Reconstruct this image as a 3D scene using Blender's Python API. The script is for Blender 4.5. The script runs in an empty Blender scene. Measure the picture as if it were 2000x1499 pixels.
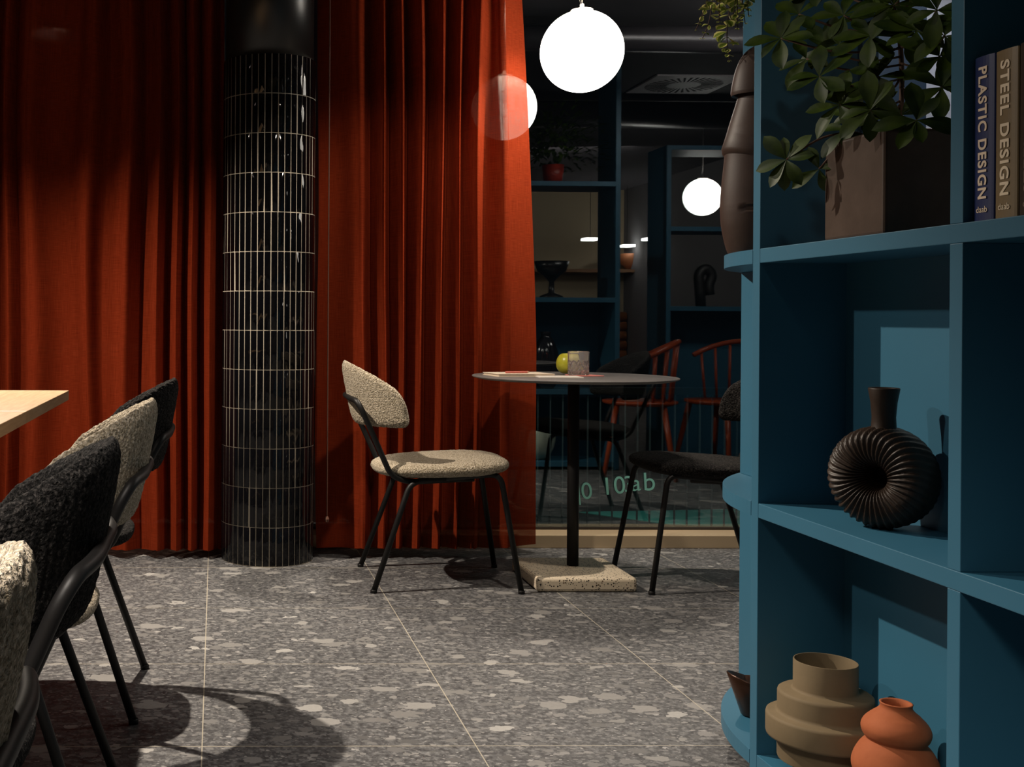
import bpy, bmesh, math, random
from mathutils import Vector, Matrix, noise
PI=math.pi
C=bpy.context.scene.collection
sc=bpy.context.scene

# ------------------------------------------------------------------ camera, world, lights, exposure
FL=2254.21; XP,YP=468.018,627.291; CH=.93486
RW=Vector((0.99977856,-0.0202539,0.00570995)); UP=Vector((-0.00565772,0.00263517,0.99998052)); FW=Vector((0.02026855,0.9997914,-0.00252))
cd=bpy.data.cameras.new('camera'); cam=bpy.data.objects.new('camera',cd); C.objects.link(cam)
cd.sensor_fit='HORIZONTAL'; cd.sensor_width=36; cd.lens=FL/2000*36
cd.shift_x=(1000-XP)/2000; cd.shift_y=(YP-749.5)/2000; cd.clip_start=.05
m=Matrix.Identity(4)
for i in range(3):
    m[i][0]=RW[i]; m[i][1]=UP[i]; m[i][2]=-FW[i]
m[2][3]=CH
cam.matrix_world=m; sc.camera=cam
def ray(x,y): return RW*((x-XP)/FL)-UP*((y-YP)/FL)+FW
def at_y(x,y,Y): r=ray(x,y); return Vector((0,0,CH))+r*(Y/r.y)
def at_x(x,y,X): r=ray(x,y); return Vector((0,0,CH))+r*(X/r.x)

w=bpy.data.worlds.new('night'); sc.world=w; w.use_nodes=True
w.node_tree.nodes['Background'].inputs[0].default_value=(.35,.45,.6,1)
w.node_tree.nodes['Background'].inputs[1].default_value=.004
sc.view_settings.view_transform='Standard'; sc.view_settings.look='None'
sc.view_settings.exposure=0.0; sc.view_settings.gamma=1; sc.view_settings.use_curve_mapping=False

def lamp(name,kind,loc,power,col,target=None,**kw):
    l=bpy.data.lights.new(name,kind); l.energy=power; l.color=col
    for k,v in kw.items(): setattr(l,k,v)
    o=bpy.data.objects.new(name,l); C.objects.link(o); o.location=loc
    if target is not None: o.rotation_euler=(Vector(target)-Vector(loc)).to_track_quat('-Z','Y').to_euler()
    return o
WARM=(1,.87,.72); NEUT=(1,.90,.80)
lamp('spot_light','SPOT',(-.95,3.6,2.5),560,WARM,(-.40,2.85,0),spot_size=math.radians(118),spot_blend=.95,shadow_soft_size=.018)
lamp('spot_light','SPOT',(1.42,4.32,2.52),210,WARM,(1.35,4.05,.0),spot_size=math.radians(76),spot_blend=.5,shadow_soft_size=.025)
lamp('spot_light','SPOT',(-1.6,2.65,2.5),80,NEUT,(1.1,1.9,1.0),spot_size=math.radians(56),spot_blend=.6,shadow_soft_size=.04)
lamp('spot_light','SPOT',(.15,.8,2.5),14,NEUT,(1.15,2.15,1.5),spot_size=math.radians(26),spot_blend=.7,shadow_soft_size=.05)
lamp('spot_light','SPOT',(.9,2.9,2.5),75,WARM,(.72,4.4,.55),spot_size=math.radians(62),spot_blend=.6,shadow_soft_size=.05)  # added frontal fill for the middle curtain and beige chair
lamp('fill_light','AREA',(-.7,.1,2.5),26,NEUT,(-.35,.9,0),shape='RECTANGLE',size=.6,size_y=.4,spread=math.radians(75))  # added soft fill, brightens the nearest beige chair
lamp('spot_light','SPOT',(2.95,4.0,2.5),15,(.92,.95,1),(2.95,4.8,1.5),spot_size=math.radians(90),spot_blend=.6,shadow_soft_size=.05)  # added wall wash, brightens the pale wall behind the bookcase
lamp('fill_light','AREA',(3.2,4.0,2.5),24,NEUT,(2.9,1.9,1.0),shape='RECTANGLE',size=1.2,size_y=.3)  # added fill for the blue units mirrored in the window
lamp('fill_light','AREA',(2.5,-1.5,2.5),34,NEUT,(3,-4.5,1.2),shape='RECTANGLE',size=3,size_y=.6)  # added area light, general fill for the far end of the room

# ------------------------------------------------------------------ helpers
def thing(name,label,cat,loc=(0,0,0),rotz=0,group=None):
    o=bpy.data.objects.new(name,None); C.objects.link(o); o.location=loc; o.rotation_euler=(0,0,rotz)
    o.empty_display_size=.1
    o['label']=label; o['category']=cat
    if group: o['group']=group
    return o
def tag(o,label,cat,group=None):
    o['label']=label; o['category']=cat
    if group: o['group']=group
    return o
def struct(o): o['kind']='structure'; return o
def obj(name,bm,mat,parent=None,smooth=False):
    bmesh.ops.recalc_face_normals(bm,faces=bm.faces[:])
    me=bpy.data.meshes.new(name); bm.to_mesh(me); bm.free()
    if smooth:
        for p in me.polygons: p.use_smooth=True
    o=bpy.data.objects.new(name,me); C.objects.link(o)
    for mm in (mat if isinstance(mat,(list,tuple)) else [mat]): me.materials.append(mm)
    if parent: o.parent=parent
    return o
def box(bm,lo,hi,bevel=0,mi=0,seg=2):
    lo=Vector(lo);hi=Vector(hi); s=hi-lo; c=(lo+hi)/2
    r=bmesh.ops.create_cube(bm,size=1)
    vs=r['verts']
    for v in vs: v.co=Vector((v.co.x*s.x,v.co.y*s.y,v.co.z*s.z))+c
    fs={f for v in vs for f in v.link_faces}
    for f in fs: f.material_index=mi
    if bevel>0:
        es={e for v in vs for e in v.link_edges}
        bmesh.ops.bevel(bm,geom=list(es),offset=bevel,segments=seg,affect='EDGES',profile=.5)
def boxobj(name,lo,hi,mat,parent=None,bevel=0):
    bm=bmesh.new(); box(bm,lo,hi,bevel); return obj(name,bm,mat,parent)
def prism(bm,pts,z0,z1,bevel=0):
    vs=[bm.verts.new((p[0],p[1],z0)) for p in pts]; f=bm.faces.new(vs)
    r=bmesh.ops.extrude_face_region(bm,geom=[f])
    nv=[g for g in r['geom'] if isinstance(g,bmesh.types.BMVert)]
    for v in nv: v.co.z=z1
    if bevel:
        es=[e for v in nv for e in v.link_edges if abs(e.verts[0].co.z-e.verts[1].co.z)<1e-6]
        bmesh.ops.bevel(bm,geom=list(set(es)),offset=bevel,segments=2,affect='EDGES',profile=.5)
def lathe(bm,prof,n=64,center=(0,0),cap=True,fn=None):
    rings=[]
    for r,z in prof:
        ring=[]
        for k in range(n):
            a=2*PI*k/n; rr=r*(fn(a,z) if fn else 1)
            ring.append(bm.verts.new((center[0]+rr*math.cos(a),center[1]+rr*math.sin(a),z)))
        rings.append(ring)
    for a,b in zip(rings,rings[1:]):
        for k in range(n): bm.faces.new((a[k],a[(k+1)%n],b[(k+1)%n],b[k]))
    if cap:
        if prof[0][0]>1e-5: bm.faces.new(rings[0][::-1])
        if prof[-1][0]>1e-5: bm.faces.new(rings[-1])
def fillet(pts,rad,n=6):
    pts=[Vector(p) for p in pts]; out=[pts[0]]
    for a,b,c in zip(pts,pts[1:],pts[2:]):
        u=(a-b);v=(c-b); lu,lv=u.length,v.length; u/=lu; v/=lv
        t=min(rad,lu*.48,lv*.48)
        p0=b+u*t;p2=b+v*t
        for i in range(n+1):
            s=i/n; out.append(p0*(1-s)**2+b*2*s*(1-s)+p2*s*s)
    out.append(pts[-1]); return out
def tube(bm,pts,r,n=12,fil=.03,rad=None,cap=True):
    pts=fillet(pts,fil) if fil else [Vector(p) for p in pts]
    q=[pts[0]]
    for p in pts[1:]:
        if (p-q[-1]).length>1e-5: q.append(p)
    pts=q; rings=[]; nrm=None
    for i,p in enumerate(pts):
        t=(pts[min(i+1,len(pts)-1)]-pts[max(i-1,0)]).normalized()
        if nrm is None:
            nrm=t.orthogonal().normalized()
        nrm=(nrm-t*nrm.dot(t)).normalized(); b=t.cross(nrm)
        rr=rad(i/(len(pts)-1)) if rad else r
        rings.append([bm.verts.new(p+(nrm*math.cos(2*PI*k/n)+b*math.sin(2*PI*k/n))*rr) for k in range(n)])
    for a,b in zip(rings,rings[1:]):
        for k in range(n): bm.faces.new((a[k],a[(k+1)%n],b[(k+1)%n],b[k]))
    if cap:
        bm.faces.new(rings[0][::-1]); bm.faces.new(rings[-1])
def dup(root,loc,rotz,label,group=None,mats=None):
    r=root.copy(); C.objects.link(r); r.location=loc; r.rotation_euler=(0,0,rotz); r['label']=label
    if group: r['group']=group
    for ch in list(root.children):
        c=ch.copy(); C.objects.link(c); c.parent=r
        for g in ch.children:
            d=g.copy(); C.objects.link(d); d.parent=c
    return r
def text_mesh(s,size,bold=0,ext=.0003,sp=1.0,shear=0):
    cu=bpy.data.curves.new('t','FONT'); cu.body=s; cu.size=size; cu.offset=bold; cu.extrude=ext
    cu.align_x='CENTER'; cu.align_y='CENTER'; cu.space_character=sp; cu.shear=shear
    o=bpy.data.objects.new('t',cu); C.objects.link(o); bpy.context.view_layer.update()
    me=bpy.data.meshes.new_from_object(o.evaluated_get(bpy.context.evaluated_depsgraph_get()))
    bpy.data.objects.remove(o); return me

# ------------------------------------------------------------------ materials
def mat(name,col=(.5,.5,.5),rough=.5,metal=0,spec=.5,emit=None,es=0,**kw):
    m=bpy.data.materials.new(name); m.use_nodes=True; b=m.node_tree.nodes['Principled BSDF']
    b.inputs['Base Color'].default_value=(*col,1); b.inputs['Roughness'].default_value=rough
    b.inputs['Metallic'].default_value=metal; b.inputs['Specular IOR Level'].default_value=spec
    if emit: b.inputs['Emission Color'].default_value=(*emit,1); b.inputs['Emission Strength'].default_value=es
    for k,v in kw.items(): b.inputs[k].default_value=v
    return m
class N:
    def __init__(s,m): s.m=m; s.t=m.node_tree; s.b=s.t.nodes.get('Principled BSDF')
    def n(s,ty,**kw):
        x=s.t.nodes.new(ty)
        for k,v in kw.items():
            if k.startswith('i_'): x.inputs[k[2:].replace('_',' ')].default_value=v
            else: setattr(x,k,v)
        return x
    def l(s,a,b): s.t.links.new(a,b)
    def coord(s,scale=(1,1,1)):
        c=s.n('ShaderNodeTexCoord'); mp=s.n('ShaderNodeMapping'); mp.inputs['Scale'].default_value=scale
        s.l(c.outputs['Object'],mp.inputs['Vector']); return mp.outputs[0]
    def noise(s,v,scale,detail=3,rough=.5,dist=0):
        x=s.n('ShaderNodeTexNoise'); x.inputs['Scale'].default_value=scale; x.inputs['Detail'].default_value=detail
        x.inputs['Roughness'].default_value=rough; x.inputs['Distortion'].default_value=dist; s.l(v,x.inputs['Vector']); return x.outputs['Fac']
    def ramp(s,f,stops,interp='LINEAR'):
        r=s.n('ShaderNodeValToRGB'); r.color_ramp.interpolation=interp
        e=r.color_ramp.elements
        while len(e)<len(stops): e.new(.5)
        for x,(p,c) in zip(e,stops): x.position=p; x.color=(*c,1) if len(c)==3 else c
        s.l(f,r.inputs[0]); return r.outputs[0]
    def math(s,op,a,b=None,clamp=False):
        x=s.n('ShaderNodeMath',operation=op,use_clamp=clamp)
        for i,v in enumerate((a,b)):
            if v is None: continue
            if isinstance(v,(int,float)): x.inputs[i].default_value=v
            else: s.l(v,x.inputs[i])
        return x.outputs[0]
    def mix(s,f,a,b):
        x=s.n('ShaderNodeMix',data_type='RGBA')
        for k,v in ((0,f),(6,a),(7,b)):
            if isinstance(v,(int,float)): x.inputs[k].default_value=v
            elif isinstance(v,tuple): x.inputs[k].default_value=(*v,1)
            else: s.l(v,x.inputs[k])
        return x.outputs[2]
    def bump(s,h,strength=.3,dist=.002):
        x=s.n('ShaderNodeBump'); x.inputs['Strength'].default_value=strength; x.inputs['Distance'].default_value=dist
        s.l(h,x.inputs['Height']); s.l(x.outputs[0],s.b.inputs['Normal'])
    def col(s,c): s.l(c,s.b.inputs['Base Color'])

# floor: large square stone-look tiles with pale grout
def floor_mat():
    m=mat('stone_tile',rough=.5,spec=.35); k=N(m); v=k.coord()
    n0=k.noise(v,60,5,.7); n1=k.noise(v,9,4,.6)
    base=k.ramp(n0,[(.33,(.026,.026,.028)),(.5,(.080,.080,.083)),(.68,(.22,.22,.22))])
    base=k.mix(k.ramp(n1,[(.35,(0,0,0)),(.7,(1,1,1))]),k.mix(.35,base,(.03,.03,.032)),base)
    def chips(scale,thr,seed,c0,c1,old,dist=.25):
        mp=k.n('ShaderNodeMapping'); mp.inputs['Location'].default_value=(seed,seed*1.7,0); mp.inputs['Scale'].default_value=(1,1.45,1)
        mp.inputs['Rotation'].default_value=(0,0,seed*.37)
        k.l(v,mp.inputs[0])
        nz=k.n('ShaderNodeTexNoise'); nz.inputs['Scale'].default_value=scale*2.2; nz.inputs['Detail'].default_value=3; k.l(mp.outputs[0],nz.inputs['Vector'])
        vm=k.n('ShaderNodeVectorMath',operation='MULTIPLY_ADD'); k.l(nz.outputs['Color'],vm.inputs[0]); vm.inputs[1].default_value=(dist/scale*2,)*3; k.l(mp.outputs[0],vm.inputs[2])
        vo=k.n('ShaderNodeTexVoronoi'); vo.inputs['Scale'].default_value=scale; vo.inputs['Randomness'].default_value=1; k.l(vm.outputs[0],vo.inputs['Vector'])
        sep=k.n('ShaderNodeSeparateColor'); k.l(vo.outputs['Color'],sep.inputs[0])
        # each cell: own size, own tone
        sz=k.math('MULTIPLY',sep.outputs[0],.50)
        inside=k.math('LESS_THAN',vo.outputs['Distance'],sz)
        pres=k.math('GREATER_THAN',sep.outputs[1],thr)
        f=k.math('MULTIPLY',inside,pres)
        c=k.mix(sep.outputs[2],c0,c1)
        c=k.mix(k.math('MULTIPLY',n0,.5),c,(.10,.10,.10))
        return k.mix(f,old,c)
    c=chips(85,.25,3.1,(.045,.045,.047),(.36,.35,.34),base)
    c=chips(40,.25,7.7,(.06,.06,.06),(.34,.33,.32),c,.35)
    c=chips(21,.38,1.3,(.030,.030,.032),(.32,.31,.30),c,.4)
    c=chips(11,.50,5.9,(.14,.135,.13),(.42,.41,.39),c,.4)
    # grout
    sx=k.n('ShaderNodeSeparateXYZ'); k.l(v,sx.inputs[0])
    def line(o,off,wd):
        a=k.math('ADD',o,-off+60); a=k.math('DIVIDE',a,.6); a=k.math('FRACT',a); a=k.math('SUBTRACT',a,.5); a=k.math('ABSOLUTE',a)
        return k.math('GREATER_THAN',a,.5-wd)
    g=k.math('MAXIMUM',line(sx.outputs[0],-.0256,.0022),line(sx.outputs[1],4.3152,.0022))
    gr=k.mix(g,c,(.33,.30,.24)); k.col(gr)
    k.l(k.ramp(n0,[(.2,(.42,)*3),(.8,(.62,)*3)]),k.b.inputs['Roughness'])
    h=k.math('MULTIPLY',g,-1.0); h=k.math('ADD',h,k.math('MULTIPLY',n0,.25)); k.bump(h,.35,.0015)
    return m
M_floor=floor_mat()
# fabric of the curtains: translucent weave
def curtain_mat():
    m=bpy.data.materials.new('rust_curtain'); m.use_nodes=True; k=N(m); t=k.t
    t.nodes.remove(k.b); out=t.nodes['Material Output']
    uv=k.n('ShaderNodeUVMap').outputs[0]
    sx=k.n('ShaderNodeSeparateXYZ'); k.l(uv,sx.inputs[0])
    mp=k.n('ShaderNodeMapping'); mp.inputs['Scale'].default_value=(20,600,1); k.l(uv,mp.inputs[0]); wv=k.noise(mp.outputs[0],1,2)
    mp2=k.n('ShaderNodeMapping'); mp2.inputs['Scale'].default_value=(600,12,1); k.l(uv,mp2.inputs[0]); wh=k.noise(mp2.outputs[0],1,2)
    w_=k.math('ADD',k.math('MULTIPLY',wv,.5),k.math('MULTIPLY',wh,.5))
    c=k.ramp(w_,[(.3,(.19,.021,.0065)),(.7,(.32,.045,.015))])
    d=k.n('ShaderNodeBsdfDiffuse'); k.l(c,d.inputs[0])
    tr=k.n('ShaderNodeBsdfTranslucent'); k.l(c,tr.inputs[0])
    tp=k.n('ShaderNodeBsdfTransparent'); tp.inputs[0].default_value=(1,.72,.62,1)
    a=k.n('ShaderNodeMixShader'); a.inputs[0].default_value=.28; k.l(d.outputs[0],a.inputs[1]); k.l(tr.outputs[0],a.inputs[2])
    b=k.n('ShaderNodeMixShader'); k.l(k.ramp(w_,[(.35,(.16,)*3),(.6,(.03,)*3)]),b.inputs[0]); k.l(a.outputs[0],b.inputs[1]); k.l(tp.outputs[0],b.inputs[2])
    bp=k.n('ShaderNodeBump'); bp.inputs['Strength'].default_value=.15; bp.inputs['Distance'].default_value=.001; k.l(w_,bp.inputs['Height']); k.l(bp.outputs[0],d.inputs['Normal'])
    k.l(b.outputs[0],out.inputs[0]); return m
M_curt=curtain_mat()
def boucle(name,cd_,cm,cl,scale=230,bs=1.0,sheen=.12):
    m=mat(name,rough=.95,spec=.1); k=N(m); v=k.coord()
    n=k.noise(v,scale,3,.65,.6); n2=k.noise(v,scale*.35,2)
    k.col(k.mix(k.math('MULTIPLY',n2,.25),k.ramp(n,[(.36,cd_),(.5,cm),(.66,cl)]),cm))
    vo=k.n('ShaderNodeTexVoronoi'); vo.inputs['Scale'].default_value=scale*.8; k.l(v,vo.inputs['Vector'])
    h=k.math('ADD',n,k.math('MULTIPLY',vo.outputs['Distance'],-.6)); k.bump(h,bs,.006)
    try: k.b.inputs['Sheen Weight'].default_value=sheen; k.b.inputs['Sheen Roughness'].default_value=.6
    except Exception: pass
    return m
M_beige=boucle('beige_boucle',(.13,.10,.055),(.42,.35,.25),(.66,.58,.47))
M_black=boucle('black_boucle',(.0015,.0015,.0015),(.0100,.0092,.0088),(.060,.054,.050),sheen=.02)
M_steel=mat('black_powder_steel',(.007,.0065,.0065),.5,0,.3)
def blue_mat():
    m=mat('blue_lacquer',(.045,.165,.235),.45,0,.4); k=N(m); v=k.coord()
    n=k.noise(v,3,3); k.col(k.ramp(n,[(.3,(.028,.116,.186)),(.7,(.031,.128,.204))]))
    n2=k.noise(v,420,2); k.bump(n2,.06,.0006); return m
M_blue=blue_mat()
M_tile=mat('glazed_black_tile',(.003,.003,.004),.05,0,.3)
_k=N(M_tile); _v=_k.coord(); _k.bump(_k.noise(_v,18,3,.5),.22,.003)
M_grout=mat('pale_grout',(.62,.55,.44),.8)
M_colpaint=mat('black_satin_paint',(.010,.010,.010),.33)
M_concrete=mat('dark_ceiling_paint',(.075,.07,.08),.8)
M_wall=mat('grey_wall_paint',(.16,.155,.16),.8)
M_pale=mat('pale_wall_paint',(.62,.64,.72),.8)
def glass_mat(name,f,tint):
    m=bpy.data.materials.new(name); m.use_nodes=True; k=N(m); k.t.nodes.remove(k.b)
    tp=k.n('ShaderNodeBsdfTransparent'); tp.inputs[0].default_value=(*tint,1)
    g=k.n('ShaderNodeBsdfGlossy'); g.inputs['Roughness'].default_value=0; g.inputs[0].default_value=(.92,.97,1,1)
    x=k.n('ShaderNodeMixShader'); x.inputs[0].default_value=f
    k.l(tp.outputs[0],x.inputs[1]); k.l(g.outputs[0],x.inputs[2]); k.l(x.outputs[0],k.t.nodes['Material Output'].inputs[0]); return m
M_glass=glass_mat('night_window_glass',.17,(.7,.75,.75))
M_champ=mat('champagne_aluminium',(.50,.38,.24),.38,.35)
def wood_mat(name,a,b,sc=(2,30,30)):
    m=mat(name,rough=.45,spec=.35); k=N(m); v=k.coord(sc); n=k.noise(v,3,5,.6,.5); k.col(k.ramp(n,[(.3,a),(.7,b)])); return m
M_oak=wood_mat('pale_oak',(.34,.215,.115),(.46,.31,.18),(40,3,40))
def terrazzo():
    m=mat('cream_terrazzo',rough=.45); k=N(m); v=k.coord()
    c=(.66,.56,.42)
    vo=k.n('ShaderNodeTexVoronoi'); vo.inputs['Scale'].default_value=150; vo.inputs['Randomness'].default_value=1; k.l(v,vo.inputs['Vector'])
    nz=k.noise(v,150,2); s=k.n('ShaderNodeSeparateColor'); k.l(vo.outputs['Color'],s.inputs[0])
    f=k.math('MULTIPLY',k.math('LESS_THAN',k.math('ADD',vo.outputs['Distance'],k.math('MULTIPLY',nz,.3)),k.math('ADD',k.math('MULTIPLY',s.outputs[0],.45),.18)),k.math('GREATER_THAN',s.outputs[1],.12))
    k.col(k.mix(f,c,k.mix(k.math('GREATER_THAN',s.outputs[2],.75),(.02,.018,.016),(.16,.11,.07)))); return m
M_terr=terrazzo()
M_tabletop=mat('grey_laminate',(.15,.138,.132),.42)
M_opal=bpy.data.materials.new('opal_glass_globe'); M_opal.use_nodes=True
_b=M_opal.node_tree.nodes['Principled BSDF']; _b.inputs['Base Color'].default_value=(.9,.9,.88,1)
_b.inputs['Emission Color'].default_value=(1,.93,.82,1); _b.inputs['Emission Strength'].default_value=11
M_panel=mat('lit_light_panel',(1,1,1),.5,emit=(1,.93,.85),es=14)
def pot_mat(name,a,b,rough=.6,sc=18):
    m=mat(name,rough=rough,spec=.3); k=N(m); v=k.coord(); n=k.noise(v,sc,5,.65); k.col(k.ramp(n,[(.3,a),(.7,b)])); k.bump(k.noise(v,250,3),.08,.001); return m
M_planter=pot_mat('brown_glazed_ceramic',(.055,.036,.026),(.085,.058,.044),.42)
M_taupe=pot_mat('taupe_ceramic',(.145,.108,.060),(.170,.125,.070),.75)
M_terra=pot_mat('terracotta_clay',(.30,.078,.026),(.37,.105,.038),.8)
M_bronze=pot_mat('dark_brown_ceramic',(.018,.011,.007),(.034,.020,.013),.46,30)
M_hood=pot_mat('brown_matte_ceramic',(.034,.020,.015),(.052,.031,.024),.5,12)
def leaf_mat(name,dark,light,edge=None):
    m=mat(name,dark,.5,0,.3); k=N(m); v=k.coord(); n=k.noise(v,30,3)
    c=k.ramp(n,[(.3,dark),(.7,light)])
    if edge:
        uv=k.n('ShaderNodeUVMap').outputs[0]; s=k.n('ShaderNodeSeparateXYZ'); k.l(uv,s.inputs[0])
        e=k.math('GREATER_THAN',k.math('ADD',k.math('ABSOLUTE',k.math('SUBTRACT',s.outputs[0],.5)),k.math('MULTIPLY',n,.15)),.36)
        c=k.mix(e,c,edge)
    k.col(c); return m
M_leaf=leaf_mat('dark_green_leaf',(.010,.028,.002),(.045,.075,.004))
M_leaf2=leaf_mat('variegated_leaf',(.11,.17,.02),(.24,.32,.04),(.75,.70,.25))
M_stem=mat('brown_stem',(.09,.045,.025),.7)
M_soil=mat('potting_soil',(.02,.014,.01),.95)
M_paper=mat('cream_paper',(.70,.58,.45),.7)
M_paperblue=mat('pale_cover',(.72,.66,.60),.6)
M_pencil=mat('coral_pencil',(.65,.16,.12),.4)
M_coaster=mat('coral_felt_coaster',(.75,.24,.20),.8)
M_crystal=mat('cut_crystal',(1,.96,.95),0.0,0,.5); M_crystal.node_tree.nodes['Principled BSDF'].inputs['Transmission Weight'].default_value=.90; M_crystal.node_tree.nodes['Principled BSDF'].inputs['IOR'].default_value=1.5
M_water=mat('water',(1,1,1),0.0); M_water.node_tree.nodes['Principled BSDF'].inputs['Transmission Weight'].default_value=1; M_water.node_tree.nodes['Principled BSDF'].inputs['IOR'].default_value=1.33
def apple_mat():
    m=mat('green_apple_skin',rough=.28); k=N(m); v=k.coord(); n=k.noise(v,35,3); k.col(k.ramp(n,[(.3,(.36,.34,.02)),(.7,(.52,.50,.05))])); return m
M_apple=apple_mat()
M_orange=mat('orange_lacquered_wood',(.36,.055,.012),.35)
M_duct=mat('black_duct_metal',(.05,.045,.05),.3,.3)
M_vent=mat('white_vent_metal',(.85,.80,.82),.5)
M_night=mat('dark_pavement',(.05,.05,.052),.8)
M_teal=mat('teal_ground',(.12,.55,.48),.7)
M_letter=mat('pale_teal_vinyl',(.14,.36,.31),.6)

# ------------------------------------------------------------------ room shell
GY=4.82
struct(boxobj('floor',(-3.2,-5,-.05),(5.2,4.69,0),M_floor))
struct(boxobj('ceiling',(-3.2,-5,2.6),(5.2,5.0,2.7),M_concrete))
struct(boxobj('wall_left',(-3.3,-5,0),(-3.2,4.95,2.6),M_wall))
struct(boxobj('wall_right',(5.2,-5,0),(5.3,4.95,2.6),M_wall))
M_beigewall=mat('beige_wall_paint',(.42,.34,.22),.8)
struct(boxobj('wall_back',(-3.2,-5.1,0),(5.2,-5.0,2.6),M_beigewall))
struct(boxobj('wall_front',(2.92,4.80,0),(5.2,4.95,2.6),M_pale))
struct(boxobj('wall_front',(-3.2,4.80,0),(-1.75,4.95,2.6),M_wall))
bm=bmesh.new(); box(bm,(-1.75,GY,.054),(2.72,GY+.008,2.6)); wn=struct(obj('window_1',bm,M_glass))
bm=bmesh.new(); box(bm,(-1.75,4.69,0),(2.72,4.90,.054),.003); struct(obj('trim_1',bm,M_champ))
struct(boxobj('trim_2',(-1.75,GY-.008,.054),(2.72,GY+.012,.064),mat('dark_seal',(.02,.015,.012),.5)))
struct(boxobj('trim_3',(2.72,4.70,0),(2.92,4.95,2.6),mat('dark_blue_pillar',(.012,.035,.07),.5)))
# outside, behind the glass
struct(boxobj('ground_outside',(-4,4.91,-.06),(8,14,-.01),M_night))

# ------------------------------------------------------------------ column with glazed mosaic
def column():
    cx,cy,R0=.2035,4.500,.1795
    t=thing('column','round column clad in narrow black glazed tiles with pale grout, between the two curtains','column',(cx,cy,0))
    bm=bmesh.new(); lathe(bm,[(R0-.0012,0.0),(R0-.0012,1.928)],132); obj('grout',bm,M_grout,t,True)
    bm=bmesh.new(); lathe(bm,[(R0-.009,1.90),(R0-.009,2.6)],96); 
    o=obj('painted_shaft',bm,M_colpaint,t,True); o['label']='smooth black painted upper shaft'
    bm=bmesh.new(); rnd=random.Random(4); n=44; pz=.1484; z_top=1.928
    for j in range(13):
        z1=z_top-j*pz-.0014; z0=max(z_top-(j+1)*pz+.0014,.003)
        if j==0: z1=z_top
        for k in range(n):
            a0=2*PI*(k+.06)/n; a1=2*PI*(k+.94)/n
            ti=rnd.gauss(0,.0005); tj=rnd.gauss(0,.0003)
            va=[]
            cols=5
            for zi,z in ((0,z0),(1,z0+.0006),(2,(z0+z1)/2),(3,z1-.0006),(4,z1)):
                row=[]
                for s in range(cols):
                    a=a0+(a1-a0)*s/(cols-1)
                    r=R0+ti*(s/(cols-1)-.5)*2+tj*(zi/4-.5)*2
                    if zi in(0,4) or s in (0,cols-1): r-=.0004
                    row.append(bm.verts.new((r*math.cos(a),r*math.sin(a),z)))
                va.append(row)
            for a,b in zip(va,va[1:]):
                for s in range(cols-1): bm.faces.new((a[s],a[s+1],b[s+1],b[s]))
    obj('tile_cladding',bm,M_tile,t,True)
column()

# ------------------------------------------------------------------ curtains
def curtain(name,label,x0,x1,seed,pitch,amp,sheer=None,edge=None,zt=2.58,yc=4.53,hem=.03):
    rnd=random.Random(seed); bm=bmesh.new(); uvl=bm.loops.layers.uv.new('UVMap')
    nz=70; L=x1-x0; nx=int(L/pitch*22)
    # fold phase: irregular widths
    ph=[0]; 
    for i in range(nx):
        ph.append(ph[-1]+2*PI/22*(1+.55*math.sin(i*.037+seed)+.35*math.sin(i*.091+seed*2)))
    tot=ph[-1]; rows=[]
    for j in range(nz+1):
        z=zt*j/nz+0.012; row=[]
        for i in range(nx+1):
            u=i/nx; x=x0+L*u
            p=ph[i]+ 1.9*noise.noise(Vector((x*2.6+seed,z*.6,seed)))+.35*noise.noise(Vector((x*9,z*1.2,seed+5)))
            a=amp*(.75+.5*noise.noise(Vector((x*4,z*.4,seed+9))))
            fl=1.0
            if sheer is not None:
                fl=max(0.03,min(1,(sheer-u)/.07)) if u>sheer-.07 else 1.0
            a*=fl
            y=yc+a*math.tanh(1.7*math.cos(p))/.94+.14*a*math.cos(2*p+1.3+2*noise.noise(Vector((x*6,z*.5,seed))))
            xx=x-.42*pitch/2*math.sin(2*p)*.30*fl+.022*noise.noise(Vector((x*5,z*.9,seed+2)))*(1 if fl>.5 else .25)
            if edge: xx+=edge(z)*u**6
            if sheer is not None and u>sheer: y=yc+.02+.06*(u-sheer)/(1-sheer)
            if i==nx or i==0: pass
            zz=z
            if j==0: zz=hem-.006*math.cos(p)*fl
            row.append(bm.verts.new((xx,y,zz)))
        rows.append(row)
    for j in range(nz):
        for i in range(nx):
            f=bm.faces.new((rows[j][i],rows[j][i+1],rows[j+1][i+1],rows[j+1][i]))
            for lp,(uu,vv) in zip(f.loops,((i,j),(i+1,j),(i+1,j+1),(i,j+1))): lp[uvl].uv=(uu*.0062,vv*zt/nz)
    t=thing(name,label,'curtain',((x0+x1)/2,yc,0))
    o=obj('drape',bm,M_curt,t,True); o.matrix_parent_inverse=Matrix.Translation((-(x0+x1)/2,-yc,0))
    return t,o
def curtain_full(*a,**k):
    t,o=curtain(*a,**k); return t
curtain_full('curtain','rust red floor-length curtain left of the tiled column, behind the oak table',-1.62,.03,3,.110,.058,yc=4.50)
c2=curtain_full('curtain','rust red curtain right of the tiled column, its last stretch a single sheer layer',.40,1.285,11,.104,.056,sheer=.86,edge=lambda z:-.055*max(0,(z-.8)/1.2)**1.3,yc=4.52,hem=.035)
bm=bmesh.new(); tube(bm,[(.43,4.43,.17),(.43,4.43,2.3)],.0025,8,0); lathe(bm,[(.0,.150),(.007,.153),(.009,.163),(.006,.172),(0,.174)],12,(.43,4.43),False)
o=obj('pull_cord',bm,mat('brown_cord',(.12,.05,.03),.6),c2); o.matrix_parent_inverse=Matrix.Translation(-c2.location); o['label']='thin brown cord with a small weight'

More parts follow.
